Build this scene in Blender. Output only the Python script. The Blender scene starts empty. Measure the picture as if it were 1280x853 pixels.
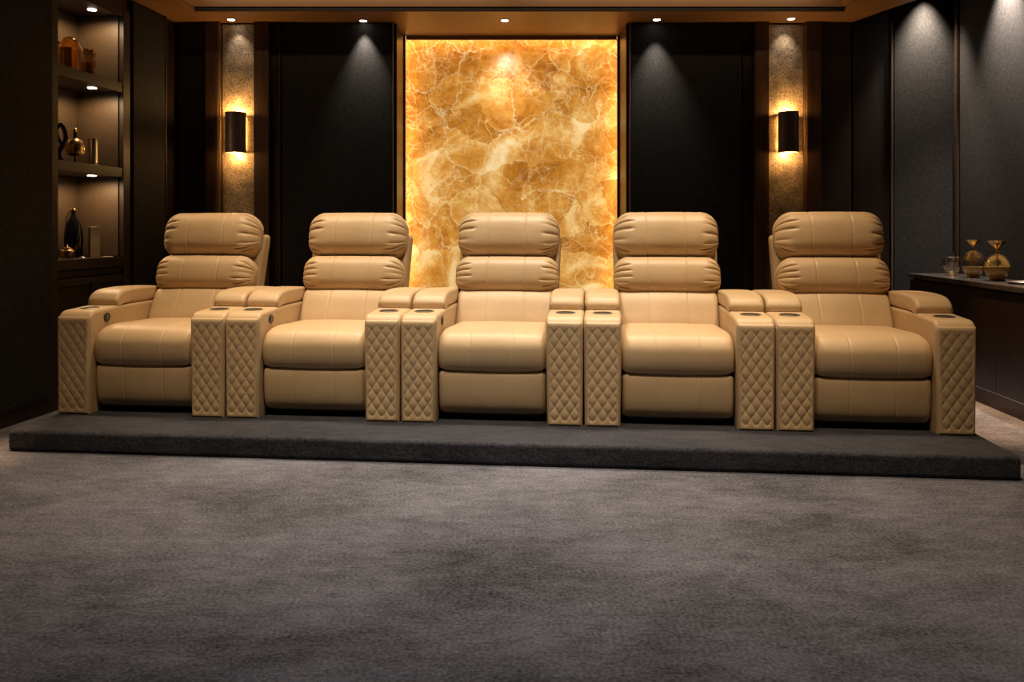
import bpy, bmesh, math, random
from mathutils import Vector, Matrix, noise as mnoise
random.seed(7)
C = bpy.context.scene.collection
SC = bpy.context.scene
PI = math.pi
# ------------------------------------------------------------------ camera
F = 1051.0; HOR = 288.0; CAMZ = 1.107
cam = bpy.data.cameras.new('camera'); co = bpy.data.objects.new('camera', cam); C.objects.link(co)
cam.sensor_width = 36; cam.lens = 36 * F / 1280
cam.shift_y = -(426.5 - HOR) / 1280
co.location = (0, 0, CAMZ); co.rotation_euler = (PI / 2, 0, 0)
cam.clip_start = 0.05
SC.camera = co
SC.view_settings.view_transform = 'Standard'
SC.view_settings.look = 'None'
SC.view_settings.gamma = 1
SC.view_settings.exposure = 0
SC.view_settings.use_curve_mapping = False
SC.cycles.use_denoising = True
SC.cycles.max_bounces = 10; SC.cycles.transmission_bounces = 10
SC.cycles.sample_clamp_indirect = 4
SC.cycles.caustics_reflective = False
w = bpy.data.worlds.new('world'); SC.world = w; w.use_nodes = True
w.node_tree.nodes['Background'].inputs[0].default_value = (0.01, 0.009, 0.008, 1)

def px(x, y, d):                       # photo pixel at depth d -> world point
    return Vector(((x - 640) / F * d, d, CAMZ - (y - HOR) / F * d))

# ------------------------------------------------------------------ materials
def new_mat(name):
    m = bpy.data.materials.new(name); m.use_nodes = True
    nt = m.node_tree; return m, nt, nt.nodes['Principled BSDF']
def N(nt, t, **kw):
    n = nt.nodes.new(t)
    for k, v in kw.items():
        if k in n.inputs: n.inputs[k].default_value = v
        else: setattr(n, k, v)
    return n
def L(nt, a, b): nt.links.new(a, b)
def ramp(nt, stops):
    r = nt.nodes.new('ShaderNodeValToRGB'); e = r.color_ramp.elements
    while len(e) < len(stops): e.new(0.5)
    for i, (p, c) in enumerate(stops):
        e[i].position = p; e[i].color = (*c, 1) if len(c) == 3 else c
    return r
def coords(nt, scale=(1, 1, 1), out='Object'):
    tc = N(nt, 'ShaderNodeTexCoord'); mp = N(nt, 'ShaderNodeMapping')
    mp.inputs['Scale'].default_value = scale
    L(nt, tc.outputs[out], mp.inputs['Vector']); return mp.outputs[0]
def plain(name, col, rough=0.5, metal=0.0, bump=0.0, bscale=80, var=0.0, **kw):
    m, nt, b = new_mat(name)
    b.inputs['Base Color'].default_value = (*col, 1)
    b.inputs['Roughness'].default_value = rough; b.inputs['Metallic'].default_value = metal
    for k, v in kw.items(): b.inputs[k].default_value = v
    v = coords(nt)
    n = N(nt, 'ShaderNodeTexNoise', Scale=bscale, Detail=4.0); L(nt, v, n.inputs['Vector'])
    if var:
        r = ramp(nt, [(0.3, tuple(c * (1 - var) for c in col)), (0.7, tuple(min(1, c * (1 + var)) for c in col))])
        L(nt, n.outputs['Fac'], r.inputs[0]); L(nt, r.outputs[0], b.inputs['Base Color'])
    if bump:
        bp = N(nt, 'ShaderNodeBump', Strength=bump, Distance=0.002)
        L(nt, n.outputs['Fac'], bp.inputs['Height']); L(nt, bp.outputs[0], b.inputs['Normal'])
    return m
def leather():
    m, nt, b = new_mat('beige_leather'); v = coords(nt)
    n = N(nt, 'ShaderNodeTexNoise', Scale=5.0, Detail=5.0); L(nt, v, n.inputs['Vector'])
    r = ramp(nt, [(0.3, (0.53, 0.373, 0.212)), (0.7, (0.60, 0.436, 0.258))])
    L(nt, n.outputs['Fac'], r.inputs[0]); L(nt, r.outputs[0], b.inputs['Base Color'])
    b.inputs['Roughness'].default_value = 0.44
    b.inputs['Specular IOR Level'].default_value = 0.45
    vo = N(nt, 'ShaderNodeTexVoronoi', Scale=330.0); L(nt, v, vo.inputs['Vector'])
    b1 = N(nt, 'ShaderNodeBump', Strength=0.12, Distance=0.0008); L(nt, vo.outputs['Distance'], b1.inputs['Height'])
    n2 = N(nt, 'ShaderNodeTexNoise', Scale=13.0, Detail=3.0, Distortion=0.6); L(nt, v, n2.inputs['Vector'])
    b2 = N(nt, 'ShaderNodeBump', Strength=0.22, Distance=0.008); L(nt, n2.outputs['Fac'], b2.inputs['Height'])
    L(nt, b1.outputs[0], b2.inputs['Normal']); L(nt, b2.outputs[0], b.inputs['Normal'])
    return m
def carpet(name, dark, light, blot=0.55):
    m, nt, b = new_mat(name); v = coords(nt)
    n = N(nt, 'ShaderNodeTexNoise', Scale=1.7, Detail=5.0, Roughness=0.6, Distortion=0.5); L(nt, coords(nt, (0.8, 1.2, 1)), n.inputs['Vector'])
    n2 = N(nt, 'ShaderNodeTexNoise', Scale=85.0, Detail=6.0, Roughness=0.75); L(nt, v, n2.inputs['Vector'])
    n3 = N(nt, 'ShaderNodeTexNoise', Scale=16.0, Detail=4.0, Roughness=0.65); L(nt, coords(nt, (0.6, 1.2, 1)), n3.inputs['Vector'])
    a = N(nt, 'ShaderNodeMath', operation='MULTIPLY'); a.inputs[1].default_value = blot; L(nt, n.outputs['Fac'], a.inputs[0])
    c = N(nt, 'ShaderNodeMath', operation='MULTIPLY_ADD'); c.inputs[1].default_value = 1.1; a.use_clamp = False; L(nt, n2.outputs['Fac'], c.inputs[0]); L(nt, a.outputs[0], c.inputs[2])
    d = N(nt, 'ShaderNodeMath', operation='MULTIPLY_ADD'); d.inputs[1].default_value = 0.35; L(nt, n3.outputs['Fac'], d.inputs[0]); L(nt, c.outputs[0], d.inputs[2])
    r = ramp(nt, [(0.28, dark), (0.5, tuple((p + q) * .45 for p, q in zip(dark, light))), (0.74, light)])
    e_ = N(nt, 'ShaderNodeMath', operation='MULTIPLY_ADD'); e_.inputs[1].default_value = 1.05; e_.inputs[2].default_value = 0.5 - 1.05 * (0.5 * blot + .55 + .175); L(nt, d.outputs[0], e_.inputs[0]); L(nt, e_.outputs[0], r.inputs[0]); L(nt, r.outputs[0], b.inputs['Base Color'])
    b.inputs['Roughness'].default_value = 0.95; b.inputs['Specular IOR Level'].default_value = 0.15
    b.inputs['Sheen Weight'].default_value = 0.08; b.inputs['Sheen Roughness'].default_value = 0.6
    bp = N(nt, 'ShaderNodeBump', Strength=0.9, Distance=0.006); L(nt, n2.outputs['Fac'], bp.inputs['Height'])
    bp2 = N(nt, 'ShaderNodeBump', Strength=0.35, Distance=0.03); L(nt, n3.outputs['Fac'], bp2.inputs['Height'])
    L(nt, bp.outputs[0], bp2.inputs['Normal']); L(nt, bp2.outputs[0], b.inputs['Normal'])
    return m
def fabric():
    m, nt, b = new_mat('black_fabric'); v = coords(nt)
    n = N(nt, 'ShaderNodeTexNoise', Scale=210.0, Detail=2.0); L(nt, coords(nt, (1, 1, 0.25)), n.inputs['Vector'])
    n2 = N(nt, 'ShaderNodeTexNoise', Scale=210.0, Detail=2.0); L(nt, coords(nt, (0.25, 0.25, 1)), n2.inputs['Vector'])
    mx = N(nt, 'ShaderNodeMath', operation='ADD'); L(nt, n.outputs['Fac'], mx.inputs[0]); L(nt, n2.outputs['Fac'], mx.inputs[1])
    h = N(nt, 'ShaderNodeMath', operation='MULTIPLY'); h.inputs[1].default_value = 0.5; L(nt, mx.outputs[0], h.inputs[0])
    r = ramp(nt, [(0.38, (0.003, 0.0030, 0.0032)), (0.64, (0.023, 0.0215, 0.0215))]); L(nt, h.outputs[0], r.inputs[0]); L(nt, r.outputs[0], b.inputs['Base Color'])
    b.inputs['Roughness'].default_value = 0.8; b.inputs['Specular IOR Level'].default_value = 0.25
    bp = N(nt, 'ShaderNodeBump', Strength=0.5, Distance=0.003); L(nt, h.outputs[0], bp.inputs['Height']); L(nt, bp.outputs[0], b.inputs['Normal'])
    return m
def wood(name, c1, c2, rough=0.38, axis=2):
    m, nt, b = new_mat(name)
    s = [28, 28, 28]; s[axis] = 1.2
    n = N(nt, 'ShaderNodeTexNoise', Scale=1.0, Detail=6.0, Roughness=0.6, Distortion=0.3); L(nt, coords(nt, tuple(s)), n.inputs['Vector'])
    r = ramp(nt, [(0.3, c1), (0.72, c2)]); L(nt, n.outputs['Fac'], r.inputs[0]); L(nt, r.outputs[0], b.inputs['Base Color'])
    b.inputs['Roughness'].default_value = rough; b.inputs['Specular IOR Level'].default_value = 0.4
    bp = N(nt, 'ShaderNodeBump', Strength=0.12, Distance=0.002); L(nt, n.outputs['Fac'], bp.inputs['Height']); L(nt, bp.outputs[0], b.inputs['Normal'])
    return m
def onyx():
    m, nt, b = new_mat('gold_onyx')
    tc = N(nt, 'ShaderNodeTexCoord')
    mp = N(nt, 'ShaderNodeMapping'); mp.inputs['Location'].default_value = (3.3, 0.7, 1.45)
    L(nt, tc.outputs['Object'], mp.inputs['Vector'])
    dn = N(nt, 'ShaderNodeTexNoise', Scale=2.4, Detail=5.0, Roughness=0.6); L(nt, mp.outputs[0], dn.inputs['Vector'])
    sub = N(nt, 'ShaderNodeVectorMath', operation='SUBTRACT'); sub.inputs[1].default_value = (0.5, 0.5, 0.5); L(nt, dn.outputs['Color'], sub.inputs[0])
    sc = N(nt, 'ShaderNodeVectorMath', operation='SCALE'); sc.inputs['Scale'].default_value = 0.34; L(nt, sub.outputs[0], sc.inputs[0])
    wv = N(nt, 'ShaderNodeVectorMath', operation='ADD'); L(nt, mp.outputs[0], wv.inputs[0]); L(nt, sc.outputs[0], wv.inputs[1])
    sh = N(nt, 'ShaderNodeTexVoronoi', Scale=3.4); L(nt, wv.outputs[0], sh.inputs['Vector'])
    cl = N(nt, 'ShaderNodeTexNoise', Scale=2.0, Detail=9.0, Roughness=0.58, Distortion=0.9); L(nt, mp.outputs[0], cl.inputs['Vector'])
    base = ramp(nt, [(0.30, (0.25, 0.095, 0.012)), (0.43, (0.48, 0.200, 0.026)), (0.54, (0.63, 0.310, 0.060)), (0.615, (0.76, 0.48, 0.165)), (0.69, (0.92, 0.73, 0.42))])
    sp = N(nt, 'ShaderNodeSeparateColor'); L(nt, sh.outputs['Color'], sp.inputs[0])
    tn_ = N(nt, 'ShaderNodeMath', operation='MULTIPLY_ADD'); tn_.inputs[1].default_value = .16; tn_.inputs[2].default_value = -.08; L(nt, sp.outputs[0], tn_.inputs[0])
    sm = N(nt, 'ShaderNodeMath', operation='ADD'); L(nt, cl.outputs['Fac'], sm.inputs[0]); L(nt, tn_.outputs[0], sm.inputs[1]); L(nt, sm.outputs[0], base.inputs[0])
    # fine mottling
    mo = N(nt, 'ShaderNodeTexNoise', Scale=20.0, Detail=8.0, Roughness=0.75); L(nt, wv.outputs[0], mo.inputs['Vector'])
    mor = ramp(nt, [(0.3, (0.72, 0.56, 0.34)), (0.65, (1.12, 1.08, 0.98))]); L(nt, mo.outputs['Fac'], mor.inputs[0])
    mul = N(nt, 'ShaderNodeMixRGB', blend_type='MULTIPLY'); mul.inputs[0].default_value = 0.95
    L(nt, base.outputs[0], mul.inputs[1]); L(nt, mor.outputs[0], mul.inputs[2])
    col = mul.outputs[0]
    for s, wd, amt, seed in ((3.4, 0.012, 0.50, 0), (7.0, 0.020, 0.45, 5), (15.0, 0.03, 0.34, 9)):
        vo = N(nt, 'ShaderNodeTexVoronoi', Scale=s, feature='DISTANCE_TO_EDGE')
        ad = N(nt, 'ShaderNodeVectorMath', operation='ADD'); ad.inputs[1].default_value = (seed, seed * .3, seed * .7)
        L(nt, wv.outputs[0], ad.inputs[0]); L(nt, ad.outputs[0], vo.inputs['Vector'])
        vr = ramp(nt, [(0.0, (amt,) * 3), (wd, (amt * .35,) * 3), (wd * 3, (0, 0, 0))]); L(nt, vo.outputs['Distance'], vr.inputs[0])
        mk = N(nt, 'ShaderNodeTexNoise', Scale=3.1 + seed * .2, Detail=3.0); L(nt, ad.outputs[0], mk.inputs['Vector'])
        mr = ramp(nt, [(0.42, (0, 0, 0)), (0.6, (1, 1, 1))]); L(nt, mk.outputs['Fac'], mr.inputs[0])
        mm = N(nt, 'ShaderNodeMath', operation='MULTIPLY'); L(nt, vr.outputs[0], mm.inputs[0]); L(nt, mr.outputs[0], mm.inputs[1])
        mx = N(nt, 'ShaderNodeMixRGB'); mx.inputs[2].default_value = (1.0, 0.82, 0.42, 1)
        L(nt, mm.outputs[0], mx.inputs[0]); L(nt, col, mx.inputs[1]); col = mx.outputs[0]
    L(nt, col, b.inputs['Base Color']); L(nt, col, b.inputs['Emission Color'])
    b.inputs['Emission Strength'].default_value = 0.90
    b.inputs['Roughness'].default_value = 0.3
    return m
def wallpaper():
    m, nt, b = new_mat('crackled_bronze_paper'); v = coords(nt)
    dn = N(nt, 'ShaderNodeTexNoise', Scale=16.0, Detail=4.0); L(nt, v, dn.inputs['Vector'])
    sc = N(nt, 'ShaderNodeVectorMath', operation='SCALE'); sc.inputs['Scale'].default_value = 0.12; L(nt, dn.outputs['Color'], sc.inputs[0])
    wv = N(nt, 'ShaderNodeVectorMath', operation='ADD'); L(nt, v, wv.inputs[0]); L(nt, sc.outputs[0], wv.inputs[1])
    vo = N(nt, 'ShaderNodeTexVoronoi', Scale=46.0, feature='DISTANCE_TO_EDGE'); L(nt, wv.outputs[0], vo.inputs['Vector'])
    r = ramp(nt, [(0.0, (0.42, 0.33, 0.22)), (0.08, (0.26, 0.19, 0.125)), (0.3, (0.15, 0.11, 0.075))]); L(nt, vo.outputs['Distance'], r.inputs[0])
    n = N(nt, 'ShaderNodeTexNoise', Scale=9.0, Detail=6.0); L(nt, v, n.inputs['Vector'])
    mr = ramp(nt, [(0.35, (0.55, 0.55, 0.55)), (0.65, (1.15, 1.12, 1.05))]); L(nt, n.outputs['Fac'], mr.inputs[0])
    mul = N(nt, 'ShaderNodeMixRGB', blend_type='MULTIPLY'); mul.inputs[0].default_value = 1
    L(nt, r.outputs[0], mul.inputs[1]); L(nt, mr.outputs[0], mul.inputs[2]); L(nt, mul.outputs[0], b.inputs['Base Color'])
    b.inputs['Roughness'].default_value = 0.45; b.inputs['Metallic'].default_value = 0.25
    bp = N(nt, 'ShaderNodeBump', Strength=0.4, Distance=0.003, invert=True); L(nt, vo.outputs['Distance'], bp.inputs['Height']); L(nt, bp.outputs[0], b.inputs['Normal'])
    return m
def emit(name, col, s):
    m, nt, b = new_mat(name)
    b.inputs['Base Color'].default_value = (*col, 1)
    b.inputs['Emission Color'].default_value = (*col, 1); b.inputs['Emission Strength'].default_value = s
    return m
def glass(name, col=(1, 1, 1), rough=0.03, refl=.05, rim=.55):
    # thin-walled glass: tinted see-through body with a Fresnel reflection on each wall
    m, nt, b = new_mat(name); nt.nodes.remove(b)
    out = [n for n in nt.nodes if n.type == 'OUTPUT_MATERIAL'][0]
    t = N(nt, 'ShaderNodeBsdfTransparent'); t.inputs['Color'].default_value = (*col, 1)
    g = N(nt, 'ShaderNodeBsdfGlossy'); g.inputs['Roughness'].default_value = rough
    g.inputs['Color'].default_value = (1, .92, .78, 1)
    f = N(nt, 'ShaderNodeLayerWeight'); f.inputs['Blend'].default_value = .42
    p = N(nt, 'ShaderNodeMath', operation='POWER'); p.inputs[1].default_value = 2.2; L(nt, f.outputs['Facing'], p.inputs[0])
    q = N(nt, 'ShaderNodeMath', operation='MULTIPLY_ADD'); q.inputs[1].default_value = rim; q.inputs[2].default_value = refl; L(nt, p.outputs[0], q.inputs[0])
    mx = N(nt, 'ShaderNodeMixShader'); L(nt, q.outputs[0], mx.inputs[0]); L(nt, t.outputs[0], mx.inputs[1]); L(nt, g.outputs[0], mx.inputs[2])
    L(nt, mx.outputs[0], out.inputs['Surface'])
    return m
LEA = leather()
SEAM = plain('black_gap_cloth', (0.012, 0.009, 0.007), 0.9, bump=0.2)
FLOORM = carpet('grey_carpet', (0.019, 0.0195, 0.0245), (0.250, 0.252, 0.312))
PLATM = carpet('dark_carpet', (0.005, 0.0056, 0.0086), (0.064, 0.066, 0.086), 0.4)
FAB = fabric()
WALN = wood('walnut', (0.032, 0.0155, 0.0075), (0.085, 0.041, 0.019))
WALH = wood('walnut_horizontal', (0.022, 0.0105, 0.005), (0.058, 0.028, 0.013), axis=0)
SHELFW = wood('shelf_walnut', (0.011, 0.005, 0.0022), (0.030, 0.0135, 0.006), 0.5, 0)
DARKW = wood('dark_walnut', (0.008, 0.0042, 0.0026), (0.020, 0.010, 0.006))
CEILM = plain('brown_lacquer_ceiling', (0.25, 0.125, 0.045), 0.42, var=0.06, bscale=4)
GAPM = plain('painted_gap_shade', (0.004, 0.0025, 0.0015), 0.7, bump=0.1)  # near-black colour paints in the shade of the soffit gap
UPC = plain('ceiling_paint', (0.05, 0.035, 0.024), 0.8, bump=0.1)
ONX = onyx(); PAPER = wallpaper()
BRASS = plain('brushed_brass', (0.42, 0.26, 0.12), 0.35, 1.0, bump=0.1, bscale=200)
BRONZE = plain('dark_bronze', (0.13, 0.095, 0.08), 0.42, 0.6, bump=0.05, bscale=300)
GOLD = plain('polished_gold', (0.75, 0.50, 0.20), 0.22, 1.0, bump=0.03, bscale=60)
STEEL = plain('satin_steel', (0.42, 0.38, 0.33), 0.32, 1.0, bump=0.05, bscale=200)
BLKG = plain('black_gloss', (0.006, 0.006, 0.007), 0.08, bump=0.02, bscale=40)
BLKP = plain('black_plastic', (0.012, 0.012, 0.014), 0.3, bump=0.05, bscale=200)
MARB = plain('dark_polished_stone', (0.045, 0.040, 0.037), 0.16, var=0.35, bscale=14)
GLS = glass('clear_glass', (0.97, 0.94, 0.88)); RIB = glass('ribbed_glass', (0.9, 0.88, 0.84), 0.12, .14, .7); AMB = glass('amber_glass', (0.95, 0.80, 0.58), 0.03)
SMOK = glass('smoky_glass', (0.85, 0.78, 0.66), 0.03)
LIQ = plain('amber_liquor', (0.95, 0.66, 0.24), 0.1, bump=0.02)
LIQ.node_tree.nodes['Principled BSDF'].inputs['Transmission Weight'].default_value = 0.15
CREAM = plain('cream_paper', (0.72, 0.62, 0.46), 0.6, bump=0.1, var=0.06, bscale=30)
OAK = wood('amber_oak', (0.30, 0.13, 0.035), (0.55, 0.28, 0.08))
LED = emit('warm_led', (1.0, 0.66, 0.28), 8.0)
LENS = emit('downlight_lens', (1.0, 0.86, 0.68), 14.0)
BULB = emit('warm_bulb', (1.0, 0.66, 0.28), 18.0)
BLUE = plain('grey_button', (0.12, 0.14, 0.17), 0.3, bump=0.05)

# ------------------------------------------------------------------ object helpers
def link(name, me, mat, parent=None, smooth=False, sharp=None):
    o = bpy.data.objects.new(name, me); C.objects.link(o)
    if mat is not None: me.materials.append(mat)
    if parent is not None: o.parent = parent
    if smooth:
        for p in me.polygons: p.use_smooth = True
        if sharp: me.set_sharp_from_angle(angle=math.radians(sharp))
    return o
def tag(o, label=None, cat=None, group=None, kind=None):
    if label: o['label'] = label
    if cat: o['category'] = cat
    if group: o['group'] = group
    if kind: o['kind'] = kind
    return o
def thing(name, label, cat, loc=(0, 0, 0), rz=0, group=None):
    o = bpy.data.objects.new(name, None); C.objects.link(o); o.empty_display_size = 0.1
    o.location = loc; o.rotation_euler = (0, 0, rz)
    return tag(o, label, cat, group)
def bm_box(bm, lo, hi, mat4=None):
    vs = [Vector((x, y, z)) for z in (lo[2], hi[2]) for y in (lo[1], hi[1]) for x in (lo[0], hi[0])]
    if mat4: vs = [mat4 @ v for v in vs]
    v = [bm.verts.new(p) for p in vs]
    for f in ((0, 2, 3, 1), (4, 5, 7, 6), (0, 1, 5, 4), (2, 6, 7, 3), (0, 4, 6, 2), (1, 3, 7, 5)):
        bm.faces.new([v[i] for i in f])
def bm_mesh(bm, name):
    bmesh.ops.recalc_face_normals(bm, faces=bm.faces[:])
    me = bpy.data.meshes.new(name); bm.to_mesh(me); bm.free(); return me
def box(name, lo, hi, mat, parent=None, bevel=0.0, seg=2, kind=None, rz=0, loc=(0, 0, 0)):
    bm = bmesh.new(); bm_box(bm, lo, hi)
    if bevel: bmesh.ops.bevel(bm, geom=bm.edges[:], offset=bevel, segments=seg, profile=0.5, affect='EDGES')
    o = link(name, bm_mesh(bm, name), mat, parent, smooth=bool(bevel), sharp=35)
    if bevel:
        wn = o.modifiers.new('wn', 'WEIGHTED_NORMAL'); wn.keep_sharp = True
    o.location = loc; o.rotation_euler = (0, 0, rz)
    if kind: o['kind'] = kind
    return o
def boxes(name, bl, mat, parent=None, kind=None, rz=0, loc=(0, 0, 0), bevel=0.0):
    bm = bmesh.new()
    for lo, hi in bl: bm_box(bm, lo, hi)
    if bevel: bmesh.ops.bevel(bm, geom=bm.edges[:], offset=bevel, segments=2, affect='EDGES')
    o = link(name, bm_mesh(bm, name), mat, parent)
    o.location = loc; o.rotation_euler = (0, 0, rz)
    if kind: o['kind'] = kind
    return o
def prism(name, pts, z0, z1, mat, parent=None, kind=None):
    bm = bmesh.new()
    a = [bm.verts.new((x, y, z0)) for x, y in pts]; b = [bm.verts.new((x, y, z1)) for x, y in pts]
    n = len(pts)
    bm.faces.new(a[::-1]); bm.faces.new(b)
    for i in range(n): bm.faces.new((a[i], a[(i + 1) % n], b[(i + 1) % n], b[i]))
    o = link(name, bm_mesh(bm, name), mat, parent)
    if kind: o['kind'] = kind
    return o
def lathe(name, prof, mat, parent=None, n=40, loc=(0, 0, 0), flute=0, famp=0.0, sx=1, sy=1):
    vs, fs = [], []
    for r, z in prof:
        for k in range(n):
            a = 2 * PI * k / n
            rr = r * (1 + famp * math.cos(flute * a)) if flute else r
            vs.append((rr * math.cos(a) * sx, rr * math.sin(a) * sy, z))
    for i in range(len(prof) - 1):
        for k in range(n):
            k2 = (k + 1) % n
            fs.append((i * n + k, i * n + k2, (i + 1) * n + k2, (i + 1) * n + k))
    bm = bmesh.new()
    bv = [bm.verts.new(v) for v in vs]
    for f in fs: bm.faces.new([bv[i] for i in f])
    ring = prof[0] == prof[-1]
    if prof[0][0] > 1e-5 and not ring: bm.faces.new([bv[k] for k in range(n)][::-1])
    if prof[-1][0] > 1e-5 and not ring: bm.faces.new([bv[(len(prof) - 1) * n + k] for k in range(n)])
    bmesh.ops.remove_doubles(bm, verts=bm.verts[:], dist=1e-6)
    o = link(name, bm_mesh(bm, name), mat, parent, smooth=True, sharp=40)
    o.location = loc
    return o
def catmull(pts, per=6, closed=True):
    out = []; n = len(pts)
    for i in range(n if closed else n - 1):
        p = [Vector(pts[(i + k - 1) % n]) if closed else Vector(pts[min(max(i + k - 1, 0), n - 1)]) for k in range(4)]
        for j in range(per):
            t = j / per
            out.append(0.5 * ((2 * p[1]) + (-p[0] + p[2]) * t + (2 * p[0] - 5 * p[1] + 4 * p[2] - p[3]) * t * t + (-p[0] + 3 * p[1] - 3 * p[2] + p[3]) * t ** 3))
    if not closed: out.append(Vector(pts[-1]))
    return out
def tube(name, pts, r, mat, parent=None, n=12, per=6, closed=False, rf=None):
    P = catmull(pts, per, closed); m = len(P); vs, fs = [], []
    up = Vector((0.3, 0.2, 1)).normalized()
    for i, p in enumerate(P):
        t = (P[(i + 1) % m if closed else min(i + 1, m - 1)] - P[(i - 1) % m if closed else max(i - 1, 0)]).normalized()
        a = t.cross(up)
        if a.length < 1e-3: a = t.cross(Vector((1, 0, 0)))
        a.normalize(); b = t.cross(a)
        rr = rf(i / max(1, m - 1)) if rf else r
        for k in range(n):
            q = 2 * PI * k / n
            vs.append(p + (a * math.cos(q) + b * math.sin(q)) * rr)
    for i in range(m if closed else m - 1):
        for k in range(n):
            fs.append((i * n + k, i * n + (k + 1) % n, ((i + 1) % m) * n + (k + 1) % n, ((i + 1) % m) * n + k))
    if not closed:
        fs.append(tuple(range(n))[::-1]); fs.append(tuple((m - 1) * n + k for k in range(n)))
    me = bpy.data.meshes.new(name); me.from_pydata([tuple(v) for v in vs], [], fs)
    return link(name, me, mat, parent, smooth=True, sharp=60)

# cushion: closed (y,z) section swept along x, ends rolled in, optional seams and gathered pleats
def cushion(name, sec, half, R, mat, parent, seams=(), seam_d=0.0035, pleat=0.0, per=6, plen=0.07, npl=15, seed=0, flatten=1.0, crown=0.0, x0=0.0):
    S = catmull(sec, per); n = len(S)
    area = sum(S[i].x * S[(i + 1) % n].y - S[(i + 1) % n].x * S[i].y for i in range(n))
    sg = 1 if area > 0 else -1
    nor = []
    for i in range(n):
        t = (S[(i + 1) % n] - S[i - 1]).normalized(); nor.append(Vector((t.y, -t.x)) * sg)
    cen = sum(S, Vector((0, 0))) / n
    xs = set()
    k = 26
    for i in range(k + 1): xs.add(round(-(half - R) + 2 * (half - R) * i / k, 5))
    for i in range(1, 17):
        e = math.sin(PI / 2 * i / 16); xx = half - R + R * e
        xs.add(round(xx, 5)); xs.add(round(-xx, 5))
    if pleat:
        for i in range(10):
            xx = half - R - plen * i / 10; xs.add(round(xx, 5)); xs.add(round(-xx, 5))
    for s in seams:
        for d in (0, .002, .0045, .008, .013): xs.add(round(s + d, 5)); xs.add(round(s - d, 5))
    xs = sorted(xs)
    rnd = random.Random(seed); ph = [rnd.uniform(0, 6.28) for _ in range(6)]
    vs, fs = [], []
    for x in xs:
        ax = abs(x); e = max(0, (ax - (half - R)) / R)
        ins = R * (1 - math.sqrt(max(0, 1 - e * e))) * flatten
        g = sum(math.exp(-((x - s) / .0045) ** 2) for s in seams) * seam_d
        bul = crown * (1 - (x / half) ** 2)
        env = 0
        if pleat:
            q = (ax - (half - R - plen)) / (plen + R)
            if q > 0: env = math.sin(min(1, q * 1.25) * PI / 2) ** 1.4
        for i in range(n):
            th = 2 * PI * i / n
            off = -ins - g + bul
            if env:
                sd = ph[0] if x > 0 else ph[1]
                ww = npl * th / 2 + sd + .9 * math.sin(3 * th + ph[2]) + .5 * math.sin(5 * th + ph[3])
                ci = int((ww + PI / 2) // PI); hs = math.sin(ci * 12.9898 + sd * 7.7) * 43758.5; ln = (hs - math.floor(hs)) ; ln = .15 + .85 * ln
                cr = (1 - abs(math.sin(ww))) ** 2.6 * (.35 + .65 * ln)
                lim = max(0, min(1, (q - (.62 - .62 * ln)) / .30))
                off += pleat * (-1.0 * cr * lim + .22 * env * abs(math.sin(ww)))
            p = S[i] + nor[i] * off
            vs.append((x + x0, p.x, p.y))
    m = len(xs)
    for j in range(m - 1):
        for i in range(n):
            fs.append((j * n + i, j * n + (i + 1) % n, (j + 1) * n + (i + 1) % n, (j + 1) * n + i))
    for j, s in ((0, -1), (m - 1, 1)):
        c = len(vs); vs.append((xs[j] + x0 + s * 0.003, cen.x, cen.y))
        for i in range(n): fs.append((j * n + i, j * n + (i + 1) % n, c))
    bm = bmesh.new(); bv = [bm.verts.new(v) for v in vs]
    for f in fs: bm.faces.new([bv[i] for i in f])
    return link(name, bm_mesh(bm, name), mat, parent, smooth=True, sharp=75)

# ------------------------------------------------------------------ the room
TH = math.radians(6.0)
ZS = 2.746            # soffit underside
ZC = 3.02             # tray ceiling
YB = 6.66             # back wall face
def xl(y): return -2.859 + .1051 * (y - 4.695)
def xr(y): return 3.51 + .08 * (y - 6.62)
Y0 = -1.7
prism('floor', [(-4.2, Y0 - .2), (3.6, Y0 - .2), (4.2, 7.6), (-4.2, 7.6)], -.15, 0, FLOORM, kind='structure')
prism('ceiling', [(-4.2, Y0 - .2), (3.6, Y0 - .2), (4.2, 7.6), (-4.2, 7.6)], ZC, ZC + .15, UPC, kind='structure')
box('wall_front', (-4.2, Y0 - .15, 0), (3.6, Y0, ZC), UPC, kind='structure')
# soffit round the tray: rear strip, side strips, with a shadow gap and a fascia above
NX0, NX1, NY = -.93, .922, 7.26
rear = [(xl(YB), YB), (xl(6.3), 6.3), (-2.38, 6.3), (2.495, 6.3), (2.77, 6.3), (2.67, YB)]
soffit = [(xl(YB) - .05, YB), (xl(-1) - .05, -1), (-2.38 - .1051 * 7.3, -1), (-2.38, 6.3), (2.495, 6.3), (2.495 - .1 * 7.3, -1), (2.874 + .30 * 6.98 * .5, -1), (2.874, 5.98), (2.67, YB)]
trim1 = prism('trim_1', [(xl(YB) - .05, YB), (xl(6.3) - .05, 6.3), (2.77, 6.3), (2.67, YB)], ZS, ZS + .06, CEILM, kind='structure')
prism('trim_2', [(xl(6.3) - .05, 6.3), (xl(1) - .05, 1), (-2.38 - .1051 * 5.3, 1), (-2.38, 6.3)], ZS, ZS + .06, CEILM, kind='structure')
prism('trim_3', [(2.495, 6.3), (2.495 - .1 * 5.3, 1), (2.80, 1), (2.874, 5.98), (2.77, 6.3)], ZS, ZS + .06, CEILM, kind='structure')
box('trim_4', (NX0, YB, ZS), (NX1, NY, ZS + .06), CEILM, kind='structure')
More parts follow.
